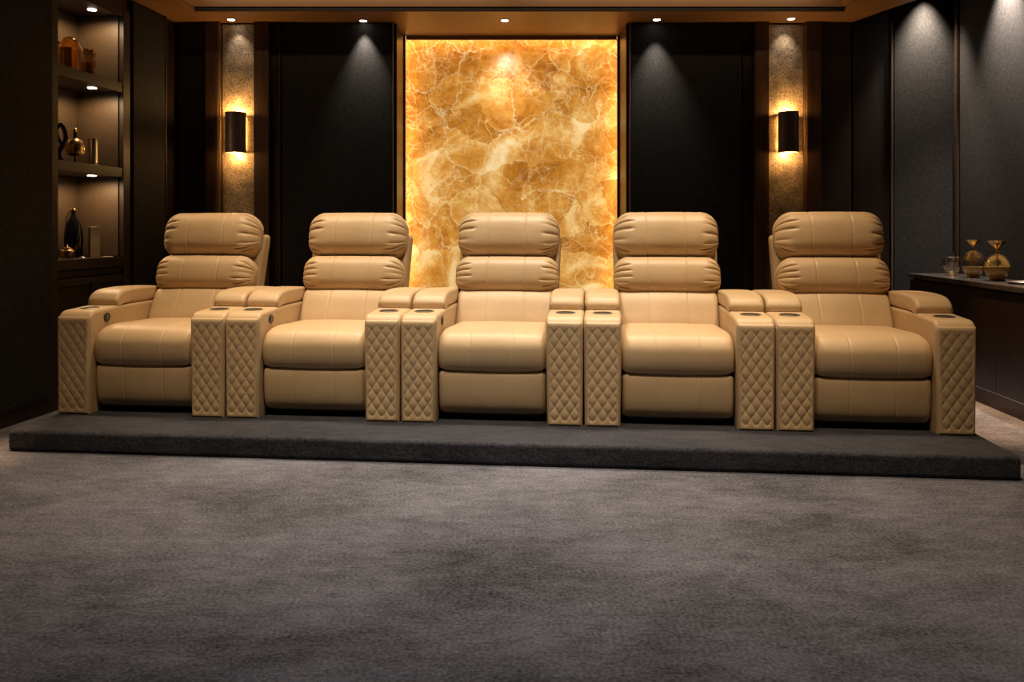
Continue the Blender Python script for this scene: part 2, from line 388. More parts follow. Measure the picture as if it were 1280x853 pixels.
# fascia above the shadow gap (stands 12 mm forward), strip behind it coloured as the gap's shade
box('trim_5', (-2.40, 6.285, ZS + .034), (2.51, 6.33, ZC), CEILM, kind='structure')
for nm, xa in (('trim_6', -2.40), ('trim_7', 2.475)):
    sl = .1051 if xa < 0 else .1
    prism(nm, [(xa, 6.33), (xa + .035, 6.33), (xa + .035 - sl * 5.3, 1), (xa - sl * 5.3, 1)], ZS + .034, ZC, CEILM, kind='structure')
box('trim_8', (-2.375, 6.296, ZS + .004), (2.488, 6.3, ZS + .034), GAPM, kind='structure')

# back wall: left and right of the onyx niche, and the niche box itself
boxes('wall_back', [((-2.9, YB, 0), (NX0 - .001, NY + .2, ZC)), ((NX1 + .001, YB, 0), (4.0, NY + .2, ZC)),
                    ((NX0 - .001, NY, 0), (NX1 + .001, NY + .2, ZC)), ((NX0, YB, ZS + .06), (NX1, NY, ZC))], DARKW, kind='structure')
def bx(x): return (x - 640) / F * 6.62          # photo column on the back wall
# side walls
AL = math.atan(.1051); PHL = PI / 2 - AL       # local x along the wall (away), local y into the wall
PL = Vector((-2.859, 4.695, 0))
SN0, SN1 = .486, 1.200                          # niche opening along the wall
boxes('wall_left', [((-6.6, .0, 0), (SN0 - .062, .55, ZC)), ((SN1 + .085, .0, 0), (2.02, .55, ZC)), ((SN0 - .062, 0, 2.66), (SN1 + .085, .55, ZC)),
                    ((SN0 - .062, .40, 0), (SN1 + .085, .55, 2.66))], DARKW, kind='structure', rz=PHL, loc=PL)
AR = math.atan(.08); PR = Vector((xr(5.54), 5.54, 0)); PHR = PI / 2 - AR   # local x away, local y = towards the room interior on the left
boxes('wall_right', [((-7.5, -.2, 0), (1.3, 0, ZC))], DARKW, kind='structure', rz=PHR, loc=PR)
# baseboards with a thin metal cap
boxes('baseboard_left', [((-6.4, -.018, 0), (SN0 - .064, -.001, .088))], DARKW, kind='structure', rz=PHL, loc=PL)
boxes('trim_9', [((-6.4, -.022, .0885), (SN0 - .064, -.001, .0945))], STEEL, kind='structure', rz=PHL, loc=PL)

# ------------------------------------------------------------------ wall finishes
def panel(name, lo, hi, mat, label, cat, loc=(0, 0, 0), rz=0, group=None, bev=.006):
    o = box(name, lo, hi, mat, bevel=bev, loc=loc, rz=rz); tag(o, label, cat, group); return o
FG = 'black fabric wall panels'
panel('acoustic_panel', (bx(352), 6.625, 0), (bx(489.5), YB - .001, ZS - .003), FAB, 'black fabric wall panel between left sconce strip and glowing gold stone', 'wall panel', group=FG)
panel('acoustic_panel', (bx(789), 6.625, 0), (bx(927.5), YB - .001, ZS - .003), FAB, 'black fabric wall panel between glowing gold stone and right sconce strip', 'wall panel', group=FG)
panel('acoustic_panel', (bx(1118), 6.625, 0), (bx(1196), YB - .001, ZC - .003), FAB, 'spotlit fabric wall panel in the corner behind the far end of the sideboard', 'wall panel', group=FG)
panel('acoustic_panel', (-2.6, .001, .1), (.98, .03, ZC - .003), FAB, 'spotlit fabric panel on the side wall above the sideboard decanters', 'wall panel', loc=PR, rz=PHR, group=FG)
panel('acoustic_panel', (-2.6, -.03, .1), (SN0 - .075, -.001, ZC - .003), FAB, 'dark fabric panel on the side wall nearer than the lit shelves', 'wall panel', loc=PL, rz=PHL, group=FG)
panel('acoustic_panel', (SN1 + .10, -.03, .1), (1.735, -.001, ZS - .003), FAB, 'narrow dark fabric panel between the lit shelves and the back corner', 'wall panel', loc=PL, rz=PHL, group=FG)
PG = 'crackled wallpaper strips behind sconces'
panel('wallpaper_strip', (bx(277), 6.64, 0), (bx(317.5), YB - .001, ZS - .012), PAPER, 'crackled bronze wallpaper strip behind the left sconce', 'wallpaper', group=PG, bev=.002)
panel('wallpaper_strip', (bx(961), 6.64, 0), (bx(1005), YB - .001, ZS - .012), PAPER, 'crackled bronze wallpaper strip behind the right sconce', 'wallpaper', group=PG, bev=.002)
tn = [10]
def trim(lo, hi, mat, loc=(0, 0, 0), rz=0, bevel=.003):
    o = box('trim_%d' % tn[0], lo, hi, mat, bevel=bevel, kind='structure', loc=loc, rz=rz); tn[0] += 1; return o
for a, b in ((258, 274), (318.5, 337), (942, 960), (1007, 1025)): trim((bx(a), 6.59, 0), (bx(b), YB - .001, ZS - .001), WALN)
for a, b in ((222, 257), (1027, 1065), (1067, 1113)): trim((bx(a), 6.635, 0), (bx(b), YB - .001, ZS - .001), DARKW if a == 1067 else SHELFW)
for a, b in ((338, 348.5), (929, 941)): trim((bx(a), 6.63, 0), (bx(b), YB - .001, ZS - .001), DARKW)
for a, b in ((274.2, 276.2), (1005.4, 1006.8)): trim((bx(a), 6.60, 0), (bx(b), YB - .001, ZS - .001), BRASS, bevel=.001)
for a, b in ((349, 350.6), (490, 491.6), (787, 788.6), (1113.8, 1116)): trim((bx(a), 6.612, 0), (bx(b), YB - .001, ZS - .001), WALH if a in (349,) else BRONZE, bevel=.002)
# niche jambs of walnut
trim((NX0 + .001, YB + .001, 0), (NX0 + .018, NY - .06, ZS - .001), DARKW); trim((NX1 - .018, YB + .001, 0), (NX1 - .001, NY - .06, ZS - .001), DARKW)
trim((1.0, .001, 0), (1.045, .045, ZC - .001), SHELFW, loc=PR, rz=PHR)
trim((1.742, -.035, 0), (1.752, -.001, ZS - .001), BRONZE, loc=PL, rz=PHL, bevel=.001)

# glowing onyx wall: slab with LED strips round its edge
ON = thing('onyx_panel', 'glowing golden onyx wall panel behind the middle recliner', 'wall panel', (0, 7.19, 0))
sx0, sx1, sz1 = (508.5 - 640) / F * 7.18, (770 - 640) / F * 7.18, CAMZ + (HOR - 50) / F * 7.18
box('slab', (sx0 - .012, 0, .35), (sx1 + .012, .03, sz1 + .012), ONX, ON, bevel=.003)
# walnut lips hide the LED strips that wash the slab from its edges
for a, b in ((NX0 + .0185, -.8975), (.886, NX1 - .0185)): trim((a, 7.075, 0), (b, 7.095, ZS - .001), WALN, bevel=.001)
trim((NX0 + .04, 7.075, CAMZ + (HOR - 49.5) / F * 7.075), (NX1 - .04, 7.095, ZS - .001), CEILM, bevel=.001)
for a, b in ((NX0 + .0195, NX0 + .0225), (NX1 - .0225, NX1 - .0195)): box('led_strip', (a, -.075, .35), (b, -.025, ZS - .02), LED, ON)
box('led_strip', (NX0 + .04, -.075, ZS - .006), (NX1 - .04, -.025, ZS - .003), LED, ON)

# ------------------------------------------------------------------ lights
def light(kind, loc, power, col, r=.03, angle=60, blend=1.0, target=None, name='lamp'):
    l = bpy.data.lights.new(name, kind); l.energy = power; l.color = col
    if kind != 'AREA': l.shadow_soft_size = r
    if kind == 'SPOT': l.spot_size = math.radians(angle); l.spot_blend = blend
    o = bpy.data.objects.new(name, l); C.objects.link(o); o.location = loc
    if target is not None:
        o.rotation_euler = (Vector(target) - Vector(loc)).to_track_quat('-Z', 'Y').to_euler()
    return o
WARM = (1.0, .80, .58); WW = (1.0, .86, .70); AMBER = (1.0, .60, .22)
def downlight_proto(p, label):
    t = thing('downlight', label, 'ceiling light', p, 0, 'recessed downlights along the rear soffit')
    lathe('trim_ring', [(.030, -.001), (.036, -.004), (.040, -.003), (.040, 0), (.030, 0), (.030, -.001)], BRASS, t, n=32)
    lathe('lens', [(0.0001, -.0025), (.027, -.0025), (.0275, -.0005), (.0001, -.0005)], LENS, t, n=28)
    return t
def copy_tree(o, parent=None):
    c = o.copy(); C.objects.link(c)
    if parent is not None: c.parent = parent
    for ch in list(o.children): copy_tree(ch, c)
    return c
dl = [(289, 24.5, 'downlight in the soffit above the left sconce', 6.60, 5), (454, 26, 'downlight in the soffit left of the gold stone panel', 0, 62), (631, 25.5, 'downlight in the soffit above the gold stone panel', 0, 24),
      (821, 24.5, 'downlight in the soffit right of the gold stone panel', 0, 62), (989, 23.5, 'downlight in the soffit above the right sconce', 0, 5)]
proto = None
for i, (x, y, lab, _, pw) in enumerate(dl):
    d = (ZS - CAMZ) * F / (HOR - y); p = Vector(((x - 640) / F * d, d, ZS - .0005))
    if proto is None: proto = downlight_proto(p, lab)
    else:
        c = copy_tree(proto); c.location = p; c['label'] = lab
    lp = p + Vector((0, -.01 if i != 2 else 0, -.012))
    if i == 2: tgt = px(637, 110, 7.18)
    elif i in (0, 4): tgt = (px(298, 60, 6.62) if i == 0 else px(982, 60, 6.62))
    else: tgt = lp + Vector((.02, .05, -1))
    light('SPOT', lp, pw, WW, .012, 52 if i == 2 else 62, 1.0, tgt, 'soffit_spot')
# wall washers above the frame at the right-hand fabric panels
light('SPOT', (3.25, 6.52, ZC - .03), 330, (1, .82, .64), .05, 68, 1.0, (3.25, 6.60, 2.0), 'corner_spot')
light('SPOT', (xr(5.8) - .15, 5.80, ZC - .03), 560, (1, .83, .68), .04, 76, 1.0, (xr(5.8) - .02, 5.80, 2.1), 'side_spot')
# ceiling spots over the seats and the carpet (tray ceiling, above the frame)
for k in range(5):
    u = (k - 2) * .81
    col = (1, .85, .67) if k == 2 else ((1, .82, .61) if k in (1, 3) else (1, .71, .42))
    light('SPOT', (u - .1, 4.72 - .10 * u, ZC - .03), (160 if k == 2 else 150) if k in (1, 2, 3) else 138, col, .11, 74, .9, (u - .1, 4.75 - .10 * u, 0.3), 'seat_spot')
    light('SPOT', (u - .1, 3.25 - .10 * u, ZC - .03), 135, col, .11, 76, 1.0, (u - .1, 3.55 - .10 * u, 0.3), 'front_spot')
for k in range(3):
    light('SPOT', ((k - 1) * 1.4, 1.7, ZC - .03), 40, (1, .92, .88), .2, 90, 1.0, ((k - 1) * 1.4, 1.7, 0), 'carpet_spot')
light('SPOT', (2.72, 5.0, ZS - .015), 640, (1, .58, .28), .03, 36, .8, (2.72, 5.0, 0), 'aisle_spot')
light('SPOT', (-2.70, 4.0, ZS - .015), 420, (1, .58, .28), .03, 22, .9, (-2.80, 4.05, 0), 'aisle_spot')

for x in (-1.2, 1.2):  # unseen strip lamps added inside the tray to brighten the fascia
    l = light('AREA', (x, 6.02, ZC - .05), 3.6, (1, .72, .44), target=(x, 6.33, ZC - .06), name='added_fascia_lamp')
    l.data.shape = 'RECTANGLE'; l.data.size = 2.3; l.data.size_y = .02

# wall sconces
def sconce(p, label):
    t = thing('wall_sconce', label, 'wall lamp', p, 0, 'cylinder wall sconces')
    R, H = .078, .157
    lathe('shade', [(R, -H), (R, H), (R - .004, H), (R - .004, -H), (R, -H)], BRONZE, t, n=48)
    boxes('wall_bracket', [((-.025, .070, -.06), (.025, .087, .06))], BRONZE, t)
    for s in (1, -1):
        lathe('bulb', [(.0001, s * .085), (.025, s * .085), (.025, s * .10), (.0001, s * .10)][::s], BULB, t, n=20)
    for s in (1, -1):
        light('POINT', p + Vector((.012 if p.x > 0 else -.012, .02, s * .164)), 8.5 if s > 0 else 5.0, (1, .56, .19), .016, name='sconce_lamp')
    for sx in (-1, 1):
        l = light('AREA', p + Vector((sx * .045, .080, 0)), .9, (1, .50, .14), target=p + Vector((sx * .2, .105, 0)), name='sconce_back_lamp')
        l.data.shape = 'RECTANGLE'; l.data.size = .008; l.data.size_y = .26
    return t
yS = 6.64 - .088
for x, z, lab in ((294.5, 166, 'dark bronze cylinder sconce on the left wallpaper strip'), (985.5, 165.5, 'dark bronze cylinder sconce on the right wallpaper strip')):
    sconce(px(x, z, yS), lab)

# ------------------------------------------------------------------ platform
W0 = Vector((-.108, 4.36, 0))
def row(u, v, z=0): return W0 + Vector((math.cos(TH) * u + math.sin(TH) * v, -math.sin(TH) * u + math.cos(TH) * v, z))
pf = box('seating_platform', (-2.388, -.406, .0), (2.412, 1.45, .107), PLATM, bevel=.02, seg=4, loc=W0, rz=-TH)
tag(pf, 'low dark carpeted platform carrying the row of recliners', 'platform')

# ------------------------------------------------------------------ recliner
def armrest(t, s):
    zt = .57; L0 = .80
    bm = bmesh.new()
    xi0, xo0, xi1, xo1 = .291, .472, .2835, .4772
    c = []
    for z, xi, xo in ((.0005, xi0, xo0), (zt, xi1, xo1)):
        for y in (0, .30, L0):
            for x in (xi, xo): c.append(bm.verts.new((s * x, y, z - (.014 if z > .3 and y == 0 else 0))))
    for f in ((0, 2, 3, 1), (2, 4, 5, 3), (6, 7, 9, 8), (8, 9, 11, 10), (0, 1, 7, 6), (4, 10, 11, 5), (0, 6, 8, 2), (2, 8, 10, 4), (1, 3, 9, 7), (3, 5, 11, 9)): bm.faces.new([c[i] for i in f])
    topf = [e for e in bm.edges if all(v.co.z > .5 and v.co.y < .01 for v in e.verts)]
    bmesh.ops.bevel(bm, geom=topf, offset=.06, segments=9, profile=.5, affect='EDGES')
    bmesh.ops.bevel(bm, geom=[e for e in bm.edges if e.is_manifold and e.calc_face_angle(0) > .6 and max(v.co.z for v in e.verts) > .01], offset=.019, segments=5, profile=.5, affect='EDGES', clamp_overlap=True)
    bmesh.ops.recalc_face_normals(bm, faces=bm.faces[:])
    a = link('armrest', bm_mesh(bm, 'armrest'), LEA, t, smooth=True, sharp=40)
    wn = a.modifiers.new('wn', 'WEIGHTED_NORMAL'); wn.keep_sharp = True
    # quilted front: pillowed diamonds on a dense grid, edges tucked into the arm
    nx, nz = 54, 168; vs, fs = [], []
    Wd, Hd = .052, .0755
    for j in range(nz + 1):
        tz = j / nz; z = .001 + tz * .529
        xi = xi0 + (xi1 - xi0) * z / zt + .006; xo = xo0 + (xo1 - xo0) * z / zt - .006; xc = (xi + xo) / 2
        for i in range(nx + 1):
            x = xi + (xo - xi) * i / nx
            ex = min(1, min(x - xi, xo - x) / .014); ez = min(1, (z - .001) / .010); et = min(1, (.530 - z) / .03)
            e = math.sqrt(max(0, 1 - (1 - ex) ** 2)) * math.sqrt(max(0, 1 - (1 - ez) ** 2)) * math.sqrt(max(0, 1 - (1 - et) ** 2))
            aa = (x - xc) / Wd + (z - .02) / Hd; bb = (x - xc) / Wd - (z - .02) / Hd
            q = abs(math.sin(PI * aa)) * abs(math.sin(PI * bb))
            field = min(1, max(0, (min(x - xi, xo - x) - .004) / .016)) * min(1, max(0, (.512 - z) / .03)) * min(1, max(0, (z - .018) / .012))
            h = .0076 * (q ** .36) * field + .0076 * (1 - field)
            yy = .0035 - e * (.005 + h)
            vs.append((s * x, yy, z))
    for j in range(nz):
        for i in range(nx):
            k = j * (nx + 1) + i; f = (k, k + 1, k + nx + 2, k + nx + 1)
            fs.append(f if s > 0 else f[::-1])
    me = bpy.data.meshes.new('quilted_front'); me.from_pydata(vs, [], fs)
    q = link('quilted_front', me, LEA, a, smooth=True); q['label'] = 'diamond quilted leather armrest front'
    # cup holder
    xc = s * .380
    cu = lathe('cup_holder', [(.0445, -.002), (.0445, .0025), (.049, .004), (.053, .0025), (.0535, -.002)], STEEL, a, n=40, loc=(xc, .150, zt - .0068), sy=.85)
    cu.rotation_euler = (.0466, 0, 0); cu['label'] = 'steel rimmed black cup holder'
    cw = lathe('cup_well', [(.0001, .0008), (.046, .0008), (.046, -.002), (.0001, -.002)], BLKP, a, n=40, loc=(xc, .150, zt - .0068), sy=.85)
    cw.rotation_euler = (.0466, 0, 0); cw['label'] = 'black cup holder well'
    # padded lid behind it
    sec = [(.285, .571), (.270, .577), (.266, .594), (.276, .613), (.305, .636), (.36, .652), (.48, .658), (.64, .655), (.75, .648), (.79, .63), (.79, .58), (.70, .571), (.45, .571)]
    cushion('armrest_lid', sec, .0925, .022, LEA, a, per=5, flatten=.75, crown=.003, x0=xc)
    if s < 0:
        b = lathe('control_panel', [(.0001, -.003), (.030, -.003), (.031, .002), (.028, .0045), (.022, .003), (.0001, .003)], BLKP, a, n=36, loc=(-.2840, .158, .512), sx=.80)
        b.rotation_euler = (0, PI / 2, 0); b['label'] = 'black oval recline control'
        b2 = box('control_button', (-.2812, .150, .500), (-.2785, .166, .524), BLUE, a, bevel=.001); b2['label'] = 'grey control button'
    return a
def build_recliner():
    t = thing('recliner', 'x', 'recliner', (0, 0, 0), -TH, 'beige leather recliners in a row')
    SM = (-.112, .112)
    cushion('seat_cushion', [(.060, .268), (.034, .285), (.020, .345), (.030, .408), (.075, .455), (.17, .475), (.35, .470), (.58, .462), (.64, .44), (.63, .31), (.45, .268), (.20, .266)],
            .285, .055, LEA, t, SM, .0020, per=7, flatten=.62, crown=.006)
    cushion('footrest', [(.062, .262), (.046, .252), (.041, .20), (.046, .12), (.062, .062), (.095, .036), (.14, .038), (.16, .07), (.16, .20), (.13, .26)],
            .281, .03, LEA, t, SM, .0018, per=7, flatten=.6, crown=.003)
    cushion('lumbar_panel', [(.555, .40), (.575, .47), (.605, .53), (.645, .595), (.69, .635), (.76, .64), (.78, .59), (.74, .46), (.68, .38), (.60, .36)],
            .285, .03, LEA, t, SM, .0020, per=6, flatten=.8, crown=.008)
    ce = (.80, .735)
    def roll(cy, cz, ry, rz, tilt, p=2.5, k=22):
        out = []
        for i in range(k):
            a = 2 * PI * i / k; c_, s_ = math.cos(a), math.sin(a)
            y = ry * abs(c_) ** (2 / p) * (1 if c_ > 0 else -1); z = rz * abs(s_) ** (2 / p) * (1 if s_ > 0 else -1)
            out.append((cy + y * math.cos(tilt) + z * math.sin(tilt), cz + z * math.cos(tilt) - y * math.sin(tilt)))
        return out
    m = cushion('back_cushion', roll(.79, .717, .115, .117, .28), .314, .092, LEA, t, SM, .0026, pleat=.012, per=11, seed=3, crown=.004, plen=.03, npl=19, flatten=1.0)
    h = cushion('headrest_cushion', roll(.885, .960, .125, .144, .24), .314, .112, LEA, t, (-.118, .112), .0026, pleat=.013, per=11, seed=8, crown=.005, plen=.03, npl=21, flatten=1.0)
    # back shell
    bm = bmesh.new(); v = []
    for z, y0, y1, hw in ((.28, .68, .86, .30), (.97, .945, 1.06, .318)):
        for y in (y0, y1):
            for x in (-hw, hw): v.append(bm.verts.new((x, y, z)))
    for f in ((0, 2, 3, 1), (4, 5, 7, 6), (0, 1, 5, 4), (2, 6, 7, 3), (0, 4, 6, 2), (1, 3, 7, 5)): bm.faces.new([v[i] for i in f])
    bmesh.ops.bevel(bm, geom=bm.edges[:], offset=.028, segments=5, profile=.5, affect='EDGES')
    o = link('back_shell', bm_mesh(bm, 'back_shell'), LEA, t, smooth=True, sharp=40)
    o.modifiers.new('wn', 'WEIGHTED_NORMAL')
    for s in (-1, 1): armrest(t, s)
    b = box('seat_base', (-.279, .11, .036), (.279, .80, .30), SEAM, t); b['label'] = 'black cloth seat underframe'
    boxes('plinth', [((-.25, .14, .0005), (.25, .76, .036))], BLKP, t)
    return t
labs = ['leftmost beige recliner in the row, in front of the lit shelves', 'second beige recliner from the left, in front of a black fabric panel',
        'middle beige recliner in the row, centred before the glowing gold stone', 'second beige recliner from the right, between gold stone and right sconce', 'rightmost beige recliner in the row, beside the dark sideboard']
rec = build_recliner()
PITCH = .9555
for k in range(5):
    r_ = rec if k == 0 else copy_tree(rec)
    r_.location = row((k - 2) * PITCH, -.022, .107); r_['label'] = labs[k]

# ------------------------------------------------------------------ lit shelf unit in the left wall
SU = thing('shelf_unit', 'built-in dark wood display shelves with puck lights in the left wall', 'shelves', PL, PHL)
DP = .335
box('side_post', (SN0 - .061, -.014, 0), (SN0, DP + .02, 2.655), SHELFW, SU, bevel=.002)
box('side_post', (SN1, -.014, 0), (SN1 + .084, DP + .02, 2.655), SHELFW, SU, bevel=.002)
box('back_panel', (SN0, DP, 0), (SN1, DP + .02, 2.655), DARKW, SU)
NICHE = plain('taupe_niche_lining', (0.060, 0.037, 0.019), 0.5, bump=0.1, bscale=60, var=.12)
SU_l = box('lining_panel', (SN0 + .002, DP - .012, .93), (SN1 - .002, DP - .001, 2.60), NICHE, SU)
box('lining_panel', (SN1 - .012, .02, .93), (SN1 - .001, DP - .013, 2.60), NICHE, SU)
box('lining_panel', (SN0 + .001, .02, .93), (SN0 + .012, DP - .013, 2.60), NICHE, SU)
box('top_panel', (SN0, -.01, 2.60), (SN1, DP, 2.655), DARKW, SU)
ZSH = (2.136, 1.543, .922)
for z in ZSH: box('shelf', (SN0 + .001, -.008, z - .065), (SN1 - .001, DP - .014, z), SHELFW, SU, bevel=.002)
box('drawer_front', (SN0 + .002, .004, .808), (SN1 - .002, .03, .852), DARKW, SU, bevel=.002)
box('rail', (SN0 + .002, -.008, .752), (SN1 - .002, .03, .800), SHELFW, SU, bevel=.002)
dr = box('door', (SN0 + .002, -.004, .10), (SN1 - .002, .02, .748), DARKW, SU, bevel=.002)
def wpos(x, ins):                       # photo column at inset ins behind the wall face -> (s, depth)
    k = (x - 640) / F
    # X = xl(y) - ins*cos(AL) ; Y = y + ins*sin(AL)
    lo, hi = 4.0, 7.5
    for _ in range(60):
        s = (lo + hi) / 2 - 4.0
        p = PL + Vector((math.sin(AL), math.cos(AL), 0)) * (s - .6) + Vector((-math.cos(AL), math.sin(AL), 0)) * ins
        if p.x / p.y < k: lo = s + 4.0
        else: hi = s + 4.0
    return s - .6, p
s_, p_ = wpos(115, -.01)
la = box('latch', (s_ - .018, -.022, .715), (s_ + .018, -.0085, .775), BLKP, SU, bevel=.003); la['label'] = 'small black metal latch'
for i, z in enumerate((2.60, ZSH[0] - .065, ZSH[1] - .065)):
    s_, p_ = wpos(115, .085)
    pk = lathe('puck_light', [(.0001, -.004), (.022, -.004), (.028, -.003), (.028, 0), (.0001, 0)], LENS, SU, n=24, loc=(s_, .085, z - .0005))
    pk['label'] = 'small bright puck light'
    light('SPOT', p_ + Vector((0, 0, z - .012)) - Vector((0, 0, p_.z)), 11, (1, .68, .38), .012, 165, .5, p_ + Vector((.0, .10, z - 1 - p_.z)), 'puck_lamp')

def item(name, label, cat, x, ins, z, rz=0):
    s, p = wpos(x, ins)
    t = thing(name, label, cat, (p.x, p.y, z + .0008), rz); return t, p.y
def hz(y, d): return CAMZ - (y - HOR) / F * d
# top shelf
z = ZSH[0]
t, d = item('glass_cloche', 'glass bell jar over an amber block on the top shelf', 'bell jar', 87, .13, z)
H = hz(46, d) - z; R = 13.6 / F * d
lathe('base', [(.0001, 0), (R * 1.02, 0), (R * 1.02, .014), (.0001, .014)], OAK, t)
dome = [(R, .015), (R, H * .62)] + [(R * math.cos(a), H * .62 + (H * .38) * math.sin(a)) for a in [PI / 2 * k / 10 for k in range(1, 10)]]
lathe('dome', dome + [(.0001, H)] + [(.0001, H - .003)] + [(r - .003 if r > .004 else r, zz - .002) for r, zz in dome[::-1]], AMB, t)
box('amber_block', (-.045, -.03, .0145), (.028, .03, H * .70), OAK, t, bevel=.003)
lathe('vial', [(.0001, .0145), (.012, .0145), (.012, .08), (.006, .095), (.006, .115), (.0001, .115)], GLS, t, loc=(.046, -.012, 0), n=20)
t, d = item('glass_canister', 'ribbed glass canister with metal lid on the top shelf', 'canister', 110.5, .10, z)
H = hz(62, d) - z; R = 9 / F * d
lathe('jar', [(.0001, 0), (R, 0), (R, H * .8), (R * .9, H * .84), (R * .86, H * .83), (R * .93, H * .79), (R * .93, .006), (.0001, .006)], SMOK, t, flute=14, famp=.02, n=84)
lathe('lid', [(.0001, H * .845), (R * .97, H * .845), (R, H * .87), (R * .95, H * .90), (R * .9, H * .955), (R * .96, H * .965), (R * .9, H), (.0001, H)], GOLD, t)
lathe('contents', [(.0001, .007), (R * .85, .007), (R * .85, H * .5), (.0001, H * .5)], OAK, t, n=32)
t, d = item('bottle', 'dark amber bottle at the near end of the top shelf', 'bottle', 72, .11, z)
H = hz(52, d) - z
lathe('body', [(.0001, 0), (.034, 0), (.036, .01), (.036, H * .62), (.014, H * .78), (.013, H * .94), (.0001, H * .94)], AMB, t)
lathe('stopper', [(.0001, H * .942), (.016, H * .942), (.016, H), (.0001, H)], BLKP, t, n=24)
# middle shelf
z = ZSH[1]
t, d = item('sculpture', 'glossy black looping sculpture on the middle shelf', 'sculpture', 76, .12, z)
H = hz(153, d) - z
lathe('base', [(.0001, 0), (.036, 0), (.036, .012), (.0001, .012)], BLKG, t, n=32)
tube('figure', [(0, 0, .012), (-.018, 0, H * .25), (.022, .005, H * .48), (.03, 0, H * .7), (.005, 0, H * .93), (-.026, 0, H * .84), (-.02, 0, H * .62), (.004, 0, H * .45), (-.006, 0, H * .2)], .012, BLKG, t, rf=lambda q: .017 - .007 * q)
t, d = item('decanter', 'round gold bellied decanter with ball stopper on the middle shelf', 'decanter', 94, .13, z)
H = hz(161, d) - z; R = 11.6 / F * d
lathe('foot', [(.0001, 0), (.038, 0), (.040, .006), (.012, .014), (.007, .03), (.007, H * .22), (.0001, H * .22)], BLKG, t)
lathe('belly', [(.006, H * .221), (R * .55, H * .225), (R * .92, H * .30), (R, H * .42), (R * .94, H * .55), (R * .7, H * .66), (R * .35, H * .73), (.006, H * .74)], GOLD, t)
lathe('neck', [(.014, H * .741), (.011, H * .80), (.012, H * .89), (.0001, H * .89)], BLKG, t, n=24)
lathe('stopper', [(.0001, H * .891)] + [(.0155 * math.sin(a), H * .945 - .0155 * 1.1 * math.cos(a)) for a in [PI * k / 10 for k in range(1, 10)]] + [(.0001, H * .965)], GOLD, t, n=24)
t, d = item('candle_holder', 'tall steel cylinder candle holder on the middle shelf', 'candle holder', 116, .11, z)
H = hz(174, d) - z; R = 6.2 / F * d
lathe('foot', [(.0001, 0), (R * 1.3, 0), (R * 1.3, .006), (R, .012), (.0001, .012)], STEEL, t)
lathe('cylinder', [(.0001, .0125), (R * .95, .0125), (R * .95, H * .97), (R * 1.06, H * .98), (R * 1.06, H), (R * .88, H), (R * .88, .03), (.0001, .03)], STEEL, t, flute=20, famp=.012, n=80)
# bottom shelf
z = ZSH[2]
t, d = item('vase', 'tall black bottle vase with gold stopper on the bottom shelf', 'vase', 92, .20, z)
H = hz(262, d) - z; R = 11 / F * d
lathe('body', [(.0001, 0), (R * .82, 0), (R * .95, .02), (R, H * .45), (R * .86, H * .68), (R * .42, H * .84), (R * .26, H * .9), (R * .26, H * .97), (.0001, H * .97)], BLKG, t)
lathe('stopper', [(.0001, H * .971), (.014, H * .971), (.017, H * .99), (.012, H * 1.02), (.0001, H * 1.025)], GOLD, t, n=24)
tube('handle', [(-.008, 0, H * 1.02), (-.03, 0, H * .94), (-.05, 0, H * .80), (-.052, 0, H * .7)], .004, GOLD, t, n=8)
t, d = item('trinket_dish', 'small amber glass dish with gold lid on the bottom shelf', 'dish', 84, .06, z)
H = hz(305, d) - z
lathe('bowl', [(.0001, 0), (.036, 0), (.045, .02), (.046, .045), (.042, .046), (.040, .02), (.0001, .006)], AMB, t, n=40)
lathe('lid', [(.0001, .0465), (.047, .0465), (.047, .054), (.03, .062), (.03, .070), (.012, .076), (.0001, H if H > .078 else .08)], GOLD, t, n=40)
t, d = item('box', 'cream slipcase box standing upright on the bottom shelf', 'box', 117.5, .10, z, math.radians(-52))
H = hz(284, d) - z
box('body', (-.036, -.030, 0), (.036, .030, H - .004), CREAM, t, bevel=.002)
box('lid', (-.038, -.032, H - .0035), (.038, .032, H), CREAM, t, bevel=.001)
t, d = item('card', 'flat cream card lying beside the slipcase on the bottom shelf', 'card', 131, .07, z, math.radians(20))
box('sheet', (-.05, -.03, 0), (.05, .03, .005), CREAM, t, bevel=.001)
t, d = item('trinket', 'small silver pebble lying before the black vase on the bottom shelf', 'trinket', 103, .05, z)
lathe('pebble', [(.0001, 0), (.016, .001), (.021, .006), (.014, .011), (.0001, .012)], STEEL, t, n=24, sy=.7)

# ------------------------------------------------------------------ sideboard on the right
ARS = math.atan(.07); PHS = PI / 2 - ARS
PS = Vector((2.952, 4.848, 0))                  # front foot line; local x away, local y negative = to the wall
SB = thing('sideboard', 'long low dark wood sideboard with stone top against the right wall', 'sideboard', PS, PHS)
X0, X1, D_ = -.75, 1.636, .345
def sb(nm, lo, hi, mat, bevel=.002, parent=SB): return box(nm, lo, hi, mat, parent, bevel=bevel)
sb('plinth', (X0, -D_, .0), (X1, -.012, .100), WALH)
st = sb('metal_strip', (X0, -.014, .1003), (X1, -.0005, .1055), STEEL, 0); st['label'] = 'thin steel strip above the plinth'
sb('carcass', (X0, -D_, .106), (X1, -.022, .742), DARKW)
tp = sb('countertop', (X0 - .01, -D_, .7425), (X1 + .012, .008, .775), MARB); tp['label'] = 'polished dark stone countertop'
def s_of(x):                                     # photo column -> local x on the sideboard front
    k = (x - 640) / F; d = (2.952 - .07 * 4.848) / (k - .07); return (d - 4.848) / math.cos(ARS)
gaps = [X0, s_of(1245) - 1.26, s_of(1245) - .63, s_of(1245), s_of(1245) + .63, X1]
for a, b in zip(gaps[:-1], gaps[1:]):
    if b - a > .05: sb('door', (a + .002, -.021, .108), (b - .002, 0, .728), DARKW)
ztop = .775
